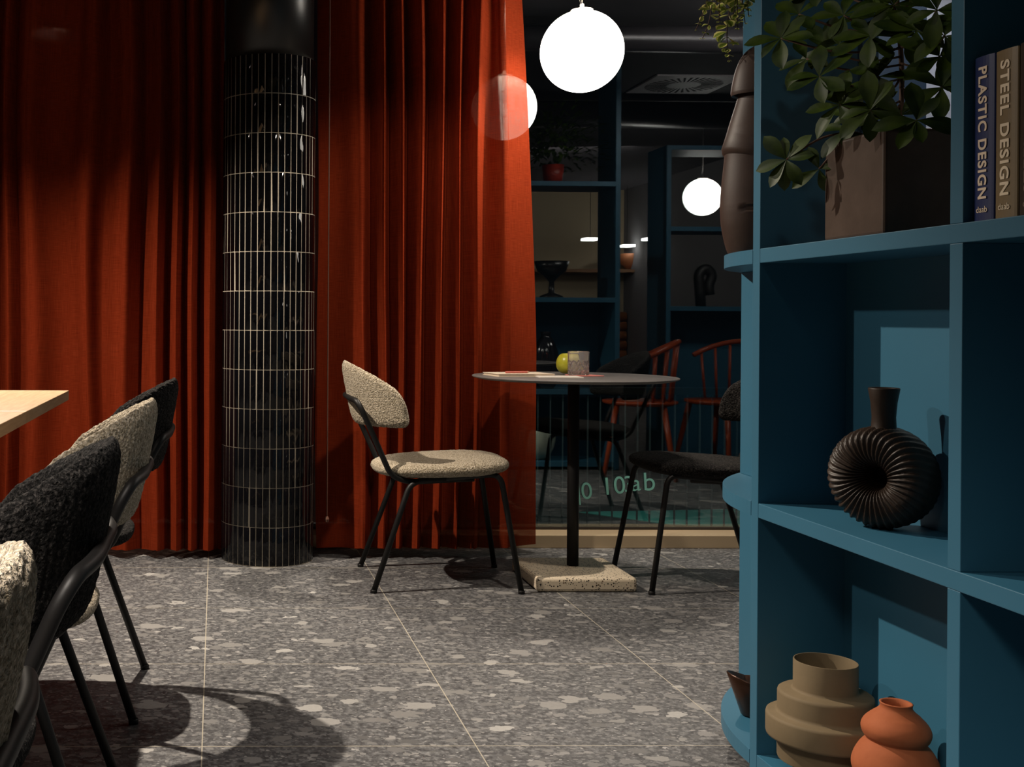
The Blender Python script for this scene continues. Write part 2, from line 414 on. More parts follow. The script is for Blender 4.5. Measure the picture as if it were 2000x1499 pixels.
# ------------------------------------------------------------------ chairs
def chair_parts():
    # local frame: +x is the way the sitter faces, origin on the floor
    bms={}
    # seat pad
    bm=bmesh.new(); NU,NV=180,30; rings=[]
    for j in range(NV+1):
        ph=-PI/2+PI*j/NV; s=max(math.cos(ph),0)**.55; zz=math.copysign(abs(math.sin(ph))**.8,math.sin(ph))*.035
        ring=[]
        for i in range(NU):
            a=2*PI*i/NU; c_,s_=math.cos(a),math.sin(a)
            e=2/2.9
            px=.238*math.copysign(abs(c_)**e,c_); py=.212*math.copysign(abs(s_)**e,s_)*(1+.10*px/.25)
            x=px*s+.002; y=py*s
            z=.417+zz+.018*(x/.25)*.6 - .012*(1-abs(y)/.2)*(zz>0)*math.exp(-((x+.02)/.16)**2)
            v=Vector((x,y,z)); v+=Vector((c_*s,s_*s,math.sin(ph))).normalized()*.0021*noise.noise(v*170)
            ring.append(bm.verts.new(v))
        rings.append(ring)
    for a,b in zip(rings,rings[1:]):
        for i in range(NU): bm.faces.new((a[i],a[(i+1)%NU],b[(i+1)%NU],b[i]))
    bmesh.ops.remove_doubles(bm,verts=bm.verts[:],dist=1e-5); bms['seat']=bm
    # curved backrest
    bm=bmesh.new(); NT,NP=210,104; rings=[]; TH=math.radians(78)
    for i in range(NT+1):
        q=-1+2*i/NT; th=q*TH; aq=abs(q)
        zt=.785-.110*aq**2; zb=.560+.002*(1-aq)
        # rounded end corners
        e=max(0,(aq-.86)/.14); d=1-math.sqrt(max(0,1-e*e))
        zt-=d*.055; zb+=d*.030
        th_=(.0165)*(1-.25*aq)*math.sqrt(max(.02,1-max(0,(aq-.93)/.07)**2*.97))
        ring=[]
        for k in range(NP):
            b=2*PI*k/NP; cb,sb=math.cos(b),math.sin(b)
            o=math.copysign(abs(cb)**.9,cb)*th_; zz=(zt+zb)/2+math.copysign(abs(sb)**.42,sb)*(zt-zb)/2
            if abs(sb)>.0: o*= (1-abs(sb)**7*.5)
            R=.205+o+(zz-.56)*.03
            x=-.085-R*math.cos(th)-(zz-.56)*.17; y=R*math.sin(th)
            v=Vector((x,y,zz)); nr=Vector((-math.cos(th)*cb,math.sin(th)*cb,sb))
            v+=nr*.0022*noise.noise(v*160)
            ring.append(bm.verts.new(v))
        rings.append(ring)
    for a,b in zip(rings,rings[1:]):
        for k in range(NP): bm.faces.new((a[k],a[(k+1)%NP],b[(k+1)%NP],b[k]))
    bm.faces.new(rings[0][::-1]); bm.faces.new(rings[-1]); bms['backrest']=bm
    r=.0098
    bm=bmesh.new()
    S=[(.10,.150,.384),(-.13,.156,.372),(-.190,.166,.395),(-.294,.186,.625),(-.311,.172,.653),(-.325,.10,.656)]
    path=S+[(x,-y,z) for x,y,z in reversed(S)]
    tube(bm,path,r,12,.035); bms['back_frame']=bm
    for nm,sx,sy in (('leg0',1,1),('leg1',1,-1),('leg2',-1,1),('leg3',-1,-1)):
        bm=bmesh.new()
        if sx>0: pts=[(.0,.168*sy,.387),(.186,.172*sy,.404),(.252,.208*sy,.004)]
        else: pts=[(.0,.168*sy,.387),(-.122,.168*sy,.374),(-.252,.208*sy,.004)]
        tube(bm,pts,r,12,.04)
        f=pts[-1]; lathe(bm,[(.0,.0),(.0115,.0),(.0115,.010),(.0098,.012)],12,(f[0],f[1]),False)
        bms[nm]=bm
    return bms
def chair(label,loc,rot,cm,group=None):
    t=thing('upholstered_chair',label,'chair',loc,rot,group); b=chair_parts()
    obj('seat',b['seat'],cm,t,True); obj('backrest',b['backrest'],cm,t,True); obj('back_frame',b['back_frame'],M_steel,t,True)
    for i in range(4): obj('leg',b['leg%d'%i],M_steel,t,True)
    return t
G1='chairs tucked under the oak table'
cb=chair('beige boucle chair with black tube legs, left of the round table',(.797,4.123,0),math.radians(-1),M_beige)
ck=chair('black boucle chair at the right of the round table, half hidden by the blue bookcase',(1.748,4.10,0),PI+math.radians(-2),M_black)
dup(ck,(-.437,2.865,0),PI,'black boucle chair farthest along the oak table, at its far corner',G1)
dup(cb,(-.452,2.14,0),PI,'beige boucle chair between the two black ones beside the oak table',G1)
dup(ck,(-.462,1.43,0),PI,'large black boucle chair in the foreground at the oak table, partly covering the beige one',G1)
dup(cb,(-.460,.74,0),PI,'beige boucle chair cut off by the bottom left corner of the view',G1)

# ------------------------------------------------------------------ oak table modules
def oak_table(y0,y1,label):
    cx,cy=-.79,(y0+y1)/2
    t=thing('oak_table',label,'table',(cx,cy,0),0,'oak tables pushed together')
    bm=bmesh.new(); box(bm,(-.40,-(y1-y0)/2+.001,.715),(.40,(y1-y0)/2-.001,.74),.0012); obj('tabletop',bm,M_oak,t)
    bm=bmesh.new(); tube(bm,[(-.12,0,.02),(-.12,0,.714)],.03,16,0); obj('pedestal',bm,M_steel,t,True)
    bm=bmesh.new(); lathe(bm,[(0,0),(.15,0),(.15,.008),(.03,.02),(0,.02)],32,(-.12,0)); obj('base',bm,M_steel,t,True)
oak_table(2.392,3.073,'pale oak table with a square edge, the far one of the row at left')
oak_table(1.71,2.391,'pale oak table joined to the near side of the farthest one')
oak_table(1.03,1.709,'pale oak table nearest the camera, out at the left edge')

# ------------------------------------------------------------------ round bistro table
TX,TY,TZ=1.283,4.115,.733
t=thing('bistro_table','small round grey table on a black pole and square terrazzo base','table',(TX,TY,0))
bm=bmesh.new(); lathe(bm,[(0,TZ-.012),(.33,TZ-.012),(.355,TZ-.006),(.358,TZ-.002),(.356,TZ),(0,TZ)],96,cap=False); obj('tabletop',bm,M_tabletop,t,True)
bm=bmesh.new(); tube(bm,[(.007,.02,.045),(.007,.02,TZ-.012)],.0205,24,0); obj('pole',bm,M_steel,t,True)
bm=bmesh.new(); box(bm,(-.178,-.185,0),(.168,.16,.050),.012,0,3); obj('base',bm,M_terr,t)
# things on the table
def on(px,py,z):
    r=ray(px,py); return Vector((0,0,CH))+r*((z-CH)/r.z)
bm=bmesh.new(); box(bm,(-.105,-.075,0),(.105,.075,.003),.0006); box(bm,(-.102,-.073,.003),(.104,.073,.0085)); box(bm,(-.105,-.075,.0085),(.105,.075,.0105),.0006)
nb=tag(obj('notebook',bm,M_paper),'thin cream notebook lying on the round table under a coral pencil','notebook'); nb.location=(1.085,4.12,TZ); nb.rotation_euler=(0,0,math.radians(8))
bm=bmesh.new(); box(bm,(-.075,-.055,0),(.075,.055,.004),.0006)
nc=tag(obj('booklet',bm,M_paperblue),'pale booklet on the round table between notebook and glass','booklet'); nc.location=(1.20,4.02,TZ); nc.rotation_euler=(0,0,math.radians(-4))
t=thing('pencil','coral pink pencil lying on the cream notebook','pencil',(1.075,4.10,TZ+.0105+.0038),math.radians(14))
bm=bmesh.new(); tube(bm,[(-.045,0,0),(.040,0,0)],.0038,6,0); obj('shaft',bm,M_pencil,t)
bm=bmesh.new(); tube(bm,[(.040,0,0),(.050,0,0)],.0038,6,0,rad=lambda s:.0038*(1-s)+.0005); obj('tip',bm,mat('pencil_wood',(.7,.5,.32),.6),t)
gp=on(1133,735,TZ)
bm=bmesh.new(); box(bm,(-.05,-.05,0),(.05,.05,.003),.0008)
co=tag(obj('coaster',bm,M_coaster),'square coral coaster under the crystal tumbler','coaster'); co.location=(gp.x+.022,gp.y+.02,TZ); co.rotation_euler=(0,0,.2)
GZ=TZ+.003
t=thing('tumbler','cut crystal tumbler half filled with water on a coral coaster','drinking glass',(gp.x,gp.y+.02,GZ))
def cut(a,z):
    if z>.052 or z<.004: return 1+(.006*math.cos(a*12) if z>.05 else 0)
    u=(a/(2*PI)*12+z/.026)%1; v=(a/(2*PI)*12-z/.026)%1
    d=min(abs(u-.5),abs(v-.5))
    return 1-.085*max(0,1-d*5.5)
bm=bmesh.new(); pr=[(0,.0005),(.034,.0005)]+[(.037+.0012*k/40,.002+.082*k/40) for k in range(41)]+[(.0365,.0852),(.035,.084)]+[(.034-.0005*k/6,.080-.064*k/6) for k in range(7)]+[(.028,.013),(0,.012)]
lathe(bm,pr,192,cap=False,fn=lambda a,z:1); 
for v in bm.verts:
    rr=math.hypot(v.co.x,v.co.y)
    if rr>.0355:
        f=cut(math.atan2(v.co.y,v.co.x)%(2*PI),v.co.z); v.co.x*=f; v.co.y*=f
bmesh.ops.remove_doubles(bm,verts=bm.verts[:],dist=1e-6)
obj('glass_body',bm,M_crystal,t,False)
bm=bmesh.new(); lathe(bm,[(0,.0125),(.0275,.0135),(.0333,.018),(.0337,.052),(0,.052)],48,cap=False); bmesh.ops.remove_doubles(bm,verts=bm.verts[:],dist=1e-6); obj('water',bm,M_water,t,True)
ap=on(1112,724,TZ)
t=thing('apple','green apple behind the crystal tumbler on the round table','apple',(1.302,4.235,TZ),.5)
pr=[]
for k in range(33):
    a=PI*k/32; r=.0450*math.sin(a)**.80*(1+.06*math.cos(a)) ; z=.0430-.0420*math.cos(a)
    if k>22: z-=.010*((k-22)/10)**2.2*1.1
    if k<6: z+=.004*((6-k)/6)**2
    pr.append((max(r,0),z))
bm=bmesh.new(); lathe(bm,pr,48,cap=False,fn=lambda a,z:1+.02*math.cos(5*a)*(1 if z<.03 else .3)); bmesh.ops.remove_doubles(bm,verts=bm.verts[:],dist=1e-5); obj('flesh',bm,M_apple,t,True)
bm=bmesh.new(); tube(bm,[(0,0,.071),(.002,0,.079),(.006,.001,.086)],.0012,6,.004); obj('stem',bm,M_stem,t,True)

# ------------------------------------------------------------------ pendant globes
def pendant(loc,label):
    t=thing('globe_pendant',label,'pendant lamp',loc,0,'opal globe pendants')
    bm=bmesh.new(); pr=[(.150*math.sin(PI*k/48),-.150*math.cos(PI*k/48)) for k in range(49)]
    lathe(bm,pr,64,cap=False); bmesh.ops.remove_doubles(bm,verts=bm.verts[:],dist=1e-5); obj('globe',bm,M_opal,t,True)
    bm=bmesh.new(); lathe(bm,[(0,.146),(.040,.146),(.040,.153),(.008,.156),(.007,.175),(0,.175)],32,cap=False); obj('fitting',bm,mat('white_fitting',(.6,.58,.55),.4),t,True)
    bm=bmesh.new(); h=2.6-loc[2]; tube(bm,[(0,0,.17),(0,0,h)],.0022,8,0)
    tube(bm,[(-.004,0,.172),(-.012,0,.20),(.006,0,.25),(0,0,h)],.0008,6,.02); obj('cord',bm,mat('clear_cord',(.5,.48,.45),.3),t,True)
    return t
p1=pendant((1.346,4.245,1.929),'glowing white globe pendant hanging above the round table')
dup(p1,(3.9,.45,1.929),0,'glowing white globe pendant farther inside the room, seen mirrored in the window')

# ------------------------------------------------------------------ blue bookcase (front plane x=1.05)
FX=1.05; BT=.028; Z0,Z1,Z2,Z3=.095,.582,1.075,1.80; TOP=Z3
DY=[2.213,1.633,1.053,.473]   # near faces? far edges handled below
BX=1.219
t=thing('bookcase','tall blue bookcase with open cells and a rounded end, at the right','bookcase',(FX,1.3,0))
def part(name,lo,hi,bevel=.0012,label=None):
    bm=bmesh.new(); box(bm,(lo[0]-FX,lo[1]-1.3,lo[2]),(hi[0]-FX,hi[1]-1.3,hi[2]),bevel); o=obj(name,bm,M_blue,t)
    if label: o['label']=label
    return o
# verticals: end post full height; dividers between shelves
part('side_panel',(FX,2.211,0.0),(BX+.02,2.240,TOP))
for yy in (1.605,1.02,.435):
    part('divider',(FX+.0006,yy,Z0),(BX,yy+.029,Z1-BT))
    part('divider',(FX+.0006,yy,Z1),(BX,yy+.029,Z2-BT))
    part('divider',(FX+.0006,yy,Z2),(BX+.02,yy+.029,Z3-BT))
for z in (Z0,Z1,Z2,Z3): part('shelf',(FX,.2,z-BT),(BX+.02,2.2105,z))
part('plinth',(FX+.05,.2,0),(BX,2.2105,Z0-BT),0)
part('back_panel',(BX+.0005,.2,Z0),(BX+.02,2.2105,Z1-BT),0); part('back_panel',(BX+.0005,.2,Z1),(BX+.02,2.2105,Z2-BT),0)
part('back_panel',(BX+.0005,.2,Z2),(BX+.02,1.605,Z3-BT),0)
# rounded end boards
Rr=.60; cyr=2.241
def arc(x0,rad,off=0):
    pts=[]
    amax=math.acos((rad-(BX+.02-x0))/rad) if rad>(BX+.02-x0) else PI/2
    for k in range(25):
        a=amax*k/24; pts.append((x0+rad-rad*math.cos(a)-FX,cyr+rad*math.sin(a)-1.3))
    return pts
for z in (Z0,Z1,Z2,Z3):
    bm=bmesh.new(); pts=arc(FX,Rr)+[(BX+.02-FX,cyr-1.3)]; prism(bm,pts,z-BT,z,.0012); obj('rounded_shelf',bm,M_blue,t)
ym=2.655
for a,b in ((Z0,Z1-BT),(Z1,Z2-BT),(Z2,Z3-BT)): part('end_panel',(BX-.003,2.241,a),(BX+.017,ym-.004,b),.001)
bm=bmesh.new(); pts=[(p[0]+.05,p[1]-.02) for p in arc(FX,.55)]; pts=[p for p in pts if p[0]<BX-FX]+[(BX-FX,cyr-1.3)]; prism(bm,pts,0,Z0-BT); obj('rounded_plinth',bm,M_blue,t)

# second and third blue units (seen mirrored in the window)
def unit(name,label,x0,x1,y,depth,levels,solid=None,group=None,top=None):
    t=thing(name,label,'bookcase',(x0,y,0),0,group)
    def p(nm,lo,hi): bm=bmesh.new(); box(bm,lo,hi,.001); obj(nm,bm,M_blue,t)
    L=x1-x0; H=top or levels[-1]
    p('side_panel',(L-.03,-depth,0),(L,0,H)); p('side_panel',(0,-depth,0),(.03,0,H))
    for z in levels: p('shelf',(.03,-depth,z-.03),(L-.03,0,z))
    if solid:
        for a,b in solid: p('back_panel',(.03,-depth,a),(L-.03,-depth+.02,b))
    return t
unit('bookcase','blue shelf unit mirrored in the window beside the curtain',1.76,2.515,2.50,.34,[.05,.50,1.075,1.80],[(.05,.47),(.50,1.045)],top=2.58)
unit('bookcase','blue shelf unit mirrored in the window behind the second globe lamp',2.985,4.1,2.04,.34,[.05,1.03,1.56,2.10],[(.05,1.0)])

# ------------------------------------------------------------------ things in the bookcase
# planter
PXc,PYc=1.160,1.921
t=thing('potted_plant','leafy green plant in a square dark brown ceramic planter on the upper blue shelf','potted plant',(PXc,PYc,Z2))
bm=bmesh.new(); h=.172; s=.091
box(bm,(-s,-s,0),(s,s,h),.006,0,3)
top=[f for f in bm.faces if f.normal.z>.9 and f.calc_center_median().z>h-.001 and f.calc_area()>.01]
r=bmesh.ops.inset_region(bm,faces=top,thickness=.010); 
r=bmesh.ops.extrude_face_region(bm,geom=top)
for g in r['geom']:
    if isinstance(g,bmesh.types.BMVert): g.co.z-=.02
bmesh.ops.delete(bm,geom=top,context='FACES')
obj('planter',bm,M_planter,t)
bm=bmesh.new(); box(bm,(-.082,-.082,.10),(.082,.082,.156)); obj('soil',bm,M_soil,t)
def leaf(bm,base,d,up,L,W,uvl=None,bend=.25,fold=.12,seg=7,tipw=.62):
    d=d.normalized(); side=d.cross(up).normalized(); up=side.cross(d).normalized()
    rows=[]
    for i in range(seg+1):
        s=i/seg
        wd=W/2*(math.sin(PI*min(1,s**tipw*1.0)**1.0)**.8 if 0<s<1 else 0)
        wd=W/2*max(0,(math.sin(PI*s**1.45)))**.75
        if i==seg: wd=0
        c=base+d*L*s*(1-.15*bend*s)-up*(L*bend*s*s)
        nrm=up
        row=[]
        for q in (-1,-.5,0,.5,1):
            row.append(bm.verts.new(c+side*wd*q+nrm*(abs(q)*wd*fold*2)))
        rows.append(row)
    for i in range(seg):
        for q in range(4):
            f=bm.faces.new((rows[i][q],rows[i][q+1],rows[i+1][q+1],rows[i+1][q])); f.smooth=True
            if uvl:
                for lp,(a,b) in zip(f.loops,((q,i),(q+1,i),(q+1,i+1),(q,i+1))): lp[uvl].uv=(a/4,b/seg)
rnd=random.Random(21)
O=Vector((PXc,PYc,Z2))
# rosette centres given by where the branch ends stand: (px,py,X)
ros=[(1720,30,1.15,6),(1700,215,1.06,5),(1790,235,1.09,5),(1845,70,1.14,5),(1525,75,1.00,6),(1600,150,1.03,5),(1560,28,1.05,5),(1648,30,1.08,6),(1610,95,1.10,5),(1640,205,1.05,6),(1536,312,1.005,7),(1600,330,1.06,3),(1700,70,1.10,7),(1715,150,1.12,6),(1790,60,1.14,7),(1835,110,1.15,6),(1680,225,1.10,6),(1760,225,1.13,5),(1655,255,1.08,4),(1745,10,1.13,6),(1830,20,1.12,5),(1840,170,1.14,5),(1600,-40,1.08,5),(1780,-50,1.13,6),(1575,115,1.06,4)]
bmS=bmesh.new(); leaves=bmesh.new()
trunk=O+Vector((.0,.02,.14))
campos=Vector((0,0,CH))
for (px,py,X,n) in ros:
    e=at_x(px,py,X)
    hgt=.03+.22*max(0,min(1,(300-py)/320)); st=trunk+Vector((.0,0,hgt))
    mid=(st*.45+e*.55)+Vector((-.01 if py>290 else .01,0,.035 if py>290 else -.02))
    tube(bmS,[st-O,mid-O,e-O],.0019,6,.06)
    tc=(campos-e).normalized(); dv=((e-mid).normalized()*.35+tc*.75+Vector((0,0,.35))).normalized()
    u=dv.cross(Vector((0,0,1))).normalized(); v2=dv.cross(u); a0=rnd.uniform(0,6)
    for k in range(n+1):
        a=a0+2*PI*k/(n+1)+rnd.uniform(-.3,.3)
        out=(u*math.cos(a)+v2*math.sin(a)); dd=(out+dv*rnd.uniform(-.05,.40))
        L=rnd.uniform(.045,.070)*(.9 if py>290 else 1)
        tip=e+dd.normalized()*L
        if tip.x>1.03 and tip.y>2.19: dd.y-=(tip.y-2.19)/L
        if tip.x>1.03 and tip.y<1.65: dd.y+=(1.65-tip.y)/L
        if tip.z<Z2+.01: dd.z+=(Z2+.01-tip.z)/L
        leaf(leaves,e-O,dd,(dv+Vector((rnd.uniform(-.3,.3),rnd.uniform(-.3,.3),.4))).normalized(),L,L*.44,bend=rnd.uniform(.0,.35),fold=rnd.uniform(.05,.18))
tube(bmS,[trunk-O,trunk-O+Vector((.005,0,.14)),trunk-O+Vector((0,.01,.27))],.004,8,.05)
for v in leaves.verts:
    w_=v.co+O
    if w_.x>1.03:
        if w_.y>2.205: v.co.y=2.205-O.y
        if w_.y<1.638: v.co.y=1.638-O.y
    if w_.z<Z2+.004 and w_.x>1.045: v.co.z=.004
obj('branches',bmS,M_stem,t,True)
o=obj('leaves',leaves,M_leaf,t,True)

# hanging plant on the rounded top shelf
t=thing('trailing_plant','trailing plant with small yellow-edged leaves hanging from the bookcase top','trailing plant',(1.13,2.44,Z3))
bm=bmesh.new(); lathe(bm,[(0,0),(.045,0),(.062,.09),(.058,.09),(.05,.08),(0,.08)],32,cap=False); obj('pot',bm,M_planter,t,True)
bmS=bmesh.new(); bmL=bmesh.new(); uvl=bmL.loops.layers.uv.new('UVMap'); O=Vector((1.13,2.44,Z3))
strands=[((1424,118),(1418,60),(1428,0),.95),((1372,75),(1385,45),(1392,0),.8),((1359,58),(1372,30),(1380,5),.6),((1455,45),(1452,20),(1450,-5),.9),((1405,42),(1404,15),(1408,-10),.9),((1440,55),(1440,20),(1440,-10),.9),((1462,30),(1460,10),(1462,-8),.9),((1395,20),(1400,0),(1402,-20),.9),((1432,35),(1436,0),(1440,-25),.9)]
for a_,b_,c_,sz in strands:
    Y=2.40+rnd.uniform(-.03,.04)
    P=[at_y(*a_,Y),at_y(*b_,Y),at_y(*c_,Y)]
    top=Vector((1.10+rnd.uniform(-.03,.02),2.42,Z3+.085)); P+=[Vector((P[-1].x*.6+top.x*.4-.01,Y-.01,1.72)),Vector((1.045,2.42,Z3+.05)) if False else Vector((1.035+rnd.uniform(0,.02),2.40,Z3+.04)),top]
    pts=fillet(P,.05,5); tube(bmS,[p-O for p in pts],.0010,5,0)
    acc=0; last=pts[0]; cum=0
    seq=[]
    for p in pts[1:]:
        n_=max(1,int((p-last).length/.004))
        for i in range(n_): seq.append((last.lerp(p,i/n_),(p-last).normalized()))
        last=p
    for i in range(0,len(seq),3):
        p,tn=seq[i]; grow=min(1,.25+i/18)*sz
        for sgn in (1,-1):
            a=rnd.uniform(0,PI); u=tn.orthogonal().normalized(); v2=tn.cross(u); out=(u*math.cos(a+ (i%2)*PI/2)+v2*math.sin(a+(i%2)*PI/2))*sgn
            dd=out+Vector((0,0,-.35)); L=rnd.uniform(.026,.036)*grow
            leaf(bmL,p-O,dd,Vector((0,-.5,.8)),L,L*.85,uvl,bend=rnd.uniform(-.2,.5),fold=.15,seg=5)
obj('vines',bmS,M_stem,t,True); obj('leaves',bmL,M_leaf2,t,True)

# books
def book(y0,y1,h,col,title,tcol,label,up=False,x0=1.060,dep=.155,brand='daab'):
    cy=(y0+y1)/2; w=(y1-y0)/2
    t=thing('book',label,'book',(x0,cy,Z2),0,'design books on the upper shelf')
    cm=mat('book_cover',col,.45)
    bm=bmesh.new()
    # rounded spine + boards
    n=10; pts=[]
    for k in range(n+1):
        a=-PI/2+PI*k/n; pts.append((.004-.004*math.cos(a),-w*math.sin(-a)))
    pts=[(.0045-.0045*math.cos(-PI/2+PI*k/n),w*math.sin(-PI/2+PI*k/n)) for k in range(n+1)]
    outer=pts+[(dep,w),(dep,w-.003),(.006,w-.003),(.006,-w+.003),(dep,-w+.003),(dep,-w)]
    prism(bm,outer,0,h); obj('cover',bm,cm,t)
    bm=bmesh.new(); box(bm,(.0065,-w+.0032,.003),(dep-.004,w-.0032,h-.003)); obj('pages',bm,mat('page_block',(.55,.48,.38),.8),t)
    tm=mat('spine_print',tcol,.5)
    me=text_mesh(title,.0235,.0007,.0002,1.14); me.materials.append(tm)
    o=bpy.data.objects.new('spine_title',me); C.objects.link(o); o.parent=t
    # text on spine facing -x ; reads downwards, letter tops towards +... right side of the spine
    # text x axis -> -z (down); text y axis -> letter up = -y (towards camera = right in view)
    X=Vector((0,0,-1)); Yv=Vector((0,-1,0))
    if up: X=-X; Yv=-Yv
    Zv=X.cross(Yv)
    mm=Matrix((X,Yv,Zv)).transposed().to_4x4()
    xs=[v.co.x for v in me.vertices]; ln=max(xs)-min(xs); want=h*.80
    mm=mm@Matrix.Diagonal((want/ln,1.0,1,1)); mm.translation=Vector((-.0006,0,h*.535)); o.matrix_local=mm
    o['label']='printed title'
    me=text_mesh(brand,.0125,.0,.0002,1.0); me.materials.append(tm)
    o=bpy.data.objects.new('publisher_mark',me); C.objects.link(o); o.parent=t
    X=Vector((0,-1,0)); Yv=Vector((0,0,1)); mm=Matrix((X,Yv,X.cross(Yv))).transposed().to_4x4(); mm.translation=Vector((-.0004,0,.016)); o.matrix_local=mm
    return t
book(1.558,1.600,.229,(.010,.022,.10),'PLASTIC DESIGN',(.80,.66,.50),'dark blue design book with PLASTIC DESIGN down its spine')
book(1.512,1.556,.228,(.20,.145,.075),'STEEL DESIGN',(.82,.70,.52),'tan design book with STEEL DESIGN down its spine, beside the blue one')
book(1.462,1.509,.229,(.030,.020,.014),'STEEL DESIGN',(.30,.24,.17),'dark brown design book with its spine print upside down, at the right edge',up=True)

# ring vase with ribbed shell body
def ring_vase():
    c=Vector((1.142,1.950,Z1))
    ang=math.atan2(-.50,-.87)
    t=thing('ring_vase','dark brown ring-shaped vase with ribbed shell texture and flared neck, on the middle shelf','vase',c,ang)
    # local: +x is the axis of the hole (faces viewer-left), disc in y-z plane
    bm=bmesh.new(); NA,NB=216,72; R0=.053; a_r=.0335; hw=.042; zc=.0865; rings=[]
    for i in range(NA):
        A=2*PI*i/NA; ring=[]
        for k in range(NB):
            B=2*PI*k/NB; cb,sb=math.cos(B),math.sin(B)
            # swirl of the ribs with B
            rib=math.cos(40*(A+.35*math.sin(B/1.0)*.6)); 
            face=max(0,sb)**.5 if sb>0 else 0
            sharp=(abs(rib)**.6)*(1 if rib>0 else -1)
            bead=.5+.5*math.cos(NB*.42*B)
            d=.0020*sharp*(.35+.65*face)+.0010*bead*face*(rib>0)
            rr=R0+(a_r+d)*math.copysign(abs(cb)**.8,cb); x=(hw+d)*math.copysign(abs(sb)**.8,sb)
            ring.append(bm.verts.new((x,rr*math.sin(A),zc+rr*math.cos(A))))
        rings.append(ring)
    for i in range(NA):
        a,b=rings[i],rings[(i+1)%NA]
        for k in range(NB): bm.faces.new((a[k],a[(k+1)%NB],b[(k+1)%NB],b[k]))
    zmin=min(v.co.z for v in bm.verts)
    for v in bm.verts:
        v.co.z-=zmin
        if v.co.z<.0015: v.co.z=0
    obj('ribbed_body',bm,M_bronze,t,True)
    bm=bmesh.new(); lathe(bm,[(0,-.004),(.024,-.004),(.024,.0),(0,.0)],32,cap=False); bmesh.ops.rotate(bm,verts=bm.verts,cent=(0,0,0),matrix=Matrix.Rotation(PI/2,3,'Y')); bmesh.ops.translate(bm,verts=bm.verts,vec=(-.018,0,zc-zmin)); obj('hole_backing',bm,M_bronze,t)  # disc added behind the hole so it stays dark
    bm=bmesh.new(); z=.160; lathe(bm,[(.024,z),(.0195,z+.012),(.0185,z+.03),(.0205,z+.055),(.0245,z+.078),(.0238,z+.080),(.0225,z+.078),(.017,z+.05),(.0165,z+.01),(0,z+.008)],40,cap=False); obj('neck',bm,M_bronze,t,True)
ring_vase()
# taupe stepped vase
c=Vector((1.114,2.080,Z0))
t=thing('stepped_vase','tall taupe stepped cylinder vase in the bottom cell, behind the terracotta one','vase',c)
pr=[(0,0),(.050,0),(.050,.032)]
def lip(r,z): return [(r-.004,z),(r-.001,z+.001),(r,z+.004)]
z=[.032,.084,.127,.170,.222]
pr=[(0,0),(.052,0),(.053,.002),(.053,.034),(.055,.0375),(.075,.038),(.079,.039),(.080,.042),(.080,.074),(.082,.078),(.095,.079),(.0985,.081),(.0995,.085),(.0995,.116),(.0985,.120),(.095,.122),(.084,.123),(.0805,.126),(.0800,.130),(.0800,.158),(.079,.162),(.0755,.1645),(.058,.166),(.0545,.168),(.0537,.172),(.0537,.2195),(.0530,.2208),(.0515,.2208),(.0508,.219),(.0505,.16),(.0,.158)]
bm=bmesh.new(); lathe(bm,pr,96,cap=False); o=obj('vase_body',bm,M_taupe,t,True)
md=o.modifiers.new('e','EDGE_SPLIT'); md.split_angle=math.radians(50)
# terracotta vase
c=Vector((1.143,1.910,Z0))
t=thing('wavy_vase','small terracotta vase of stacked wavy bulbs in the bottom cell','vase',c)
pr=[(0,0),(.035,0)]
kp=[(.036,.001),(.054,.012),(.060,.030),(.053,.046),(.049,.052),(.056,.066),(.064,.088),(.063,.105),(.055,.124),(.046,.136),(.0455,.139),(.0505,.146),(.0535,.157),(.050,.168),(.041,.178),(.031,.186),(.0255,.192),(.0245,.197),(.0255,.201)]
def cr(P,n=5):
    out=[]
    for i in range(len(P)-1):
        p0=P[max(i-1,0)];p1=P[i];p2=P[i+1];p3=P[min(i+2,len(P)-1)]
        for k in range(n):
            s=k/n; out.append(tuple(.5*((2*p1[j])+(-p0[j]+p2[j])*s+(2*p0[j]-5*p1[j]+4*p2[j]-p3[j])*s*s+(-p0[j]+3*p1[j]-3*p2[j]+p3[j])*s**3) for j in (0,1)))
    out.append(P[-1]); return out
pr=[(0,0)]+cr(kp)+[(.0235,.2020),(.0205,.1995),(.0200,.190),(.024,.175),(0,.17)]
bm=bmesh.new(); lathe(bm,pr,64,cap=False,fn=lambda a,z:1+.035*math.sin(a*2+z*30)*(1 if z<.18 else .3)); obj('vase_body',bm,M_terra,t,True)

# hooded brown vase on the rounded shelf
c=Vector((1.175,2.435,Z2))
t=thing('hooded_vase','tall brown ceramic vessel with a draped hood, on the rounded end of the bookcase','vase',c)
def hooded(name,prof,slant=0,crease=False):
    bm=bmesh.new(); lathe(bm,prof,72,cap=False)
    for v in bm.verts:
        if slant and v.co.z<.26: v.co.z-=(v.co.x+.10)*slant
        if crease and abs(v.co.z-.096)<.0035 and v.co.x>-.085: v.co.x*=.96; v.co.y*=.93
        v.co.x*=.33 if v.co.x>0 else 1; v.co.y*=.70
        if name!='cap': v.co.x*=.945
    bmesh.ops.remove_doubles(bm,verts=bm.verts[:],dist=1e-6)
    o=obj(name,bm,M_hood,t,True); md=o.modifiers.new('e','EDGE_SPLIT'); md.split_angle=math.radians(38)
bp=[p for p in cr([(.086,0),(.094,.02),(.103,.06),(.1055,.088)],4)]+[(.1057,.0935),(.1057,.096),(.1057,.0985)]+cr([(.1058,.104),(.104,.14),(.098,.20),(.090,.27),(.05,.33),(.0,.34)],5)
hooded('vessel',[(0,0)]+bp,crease=True)
hooded('hood',[(.060,.365),(.066,.345),(.0755,.316),(.086,.283),(.095,.255),(.1035,.228),(.1015,.219),(.095,.214),(.088,.214),(.078,.24),(.06,.33)],slant=.28)
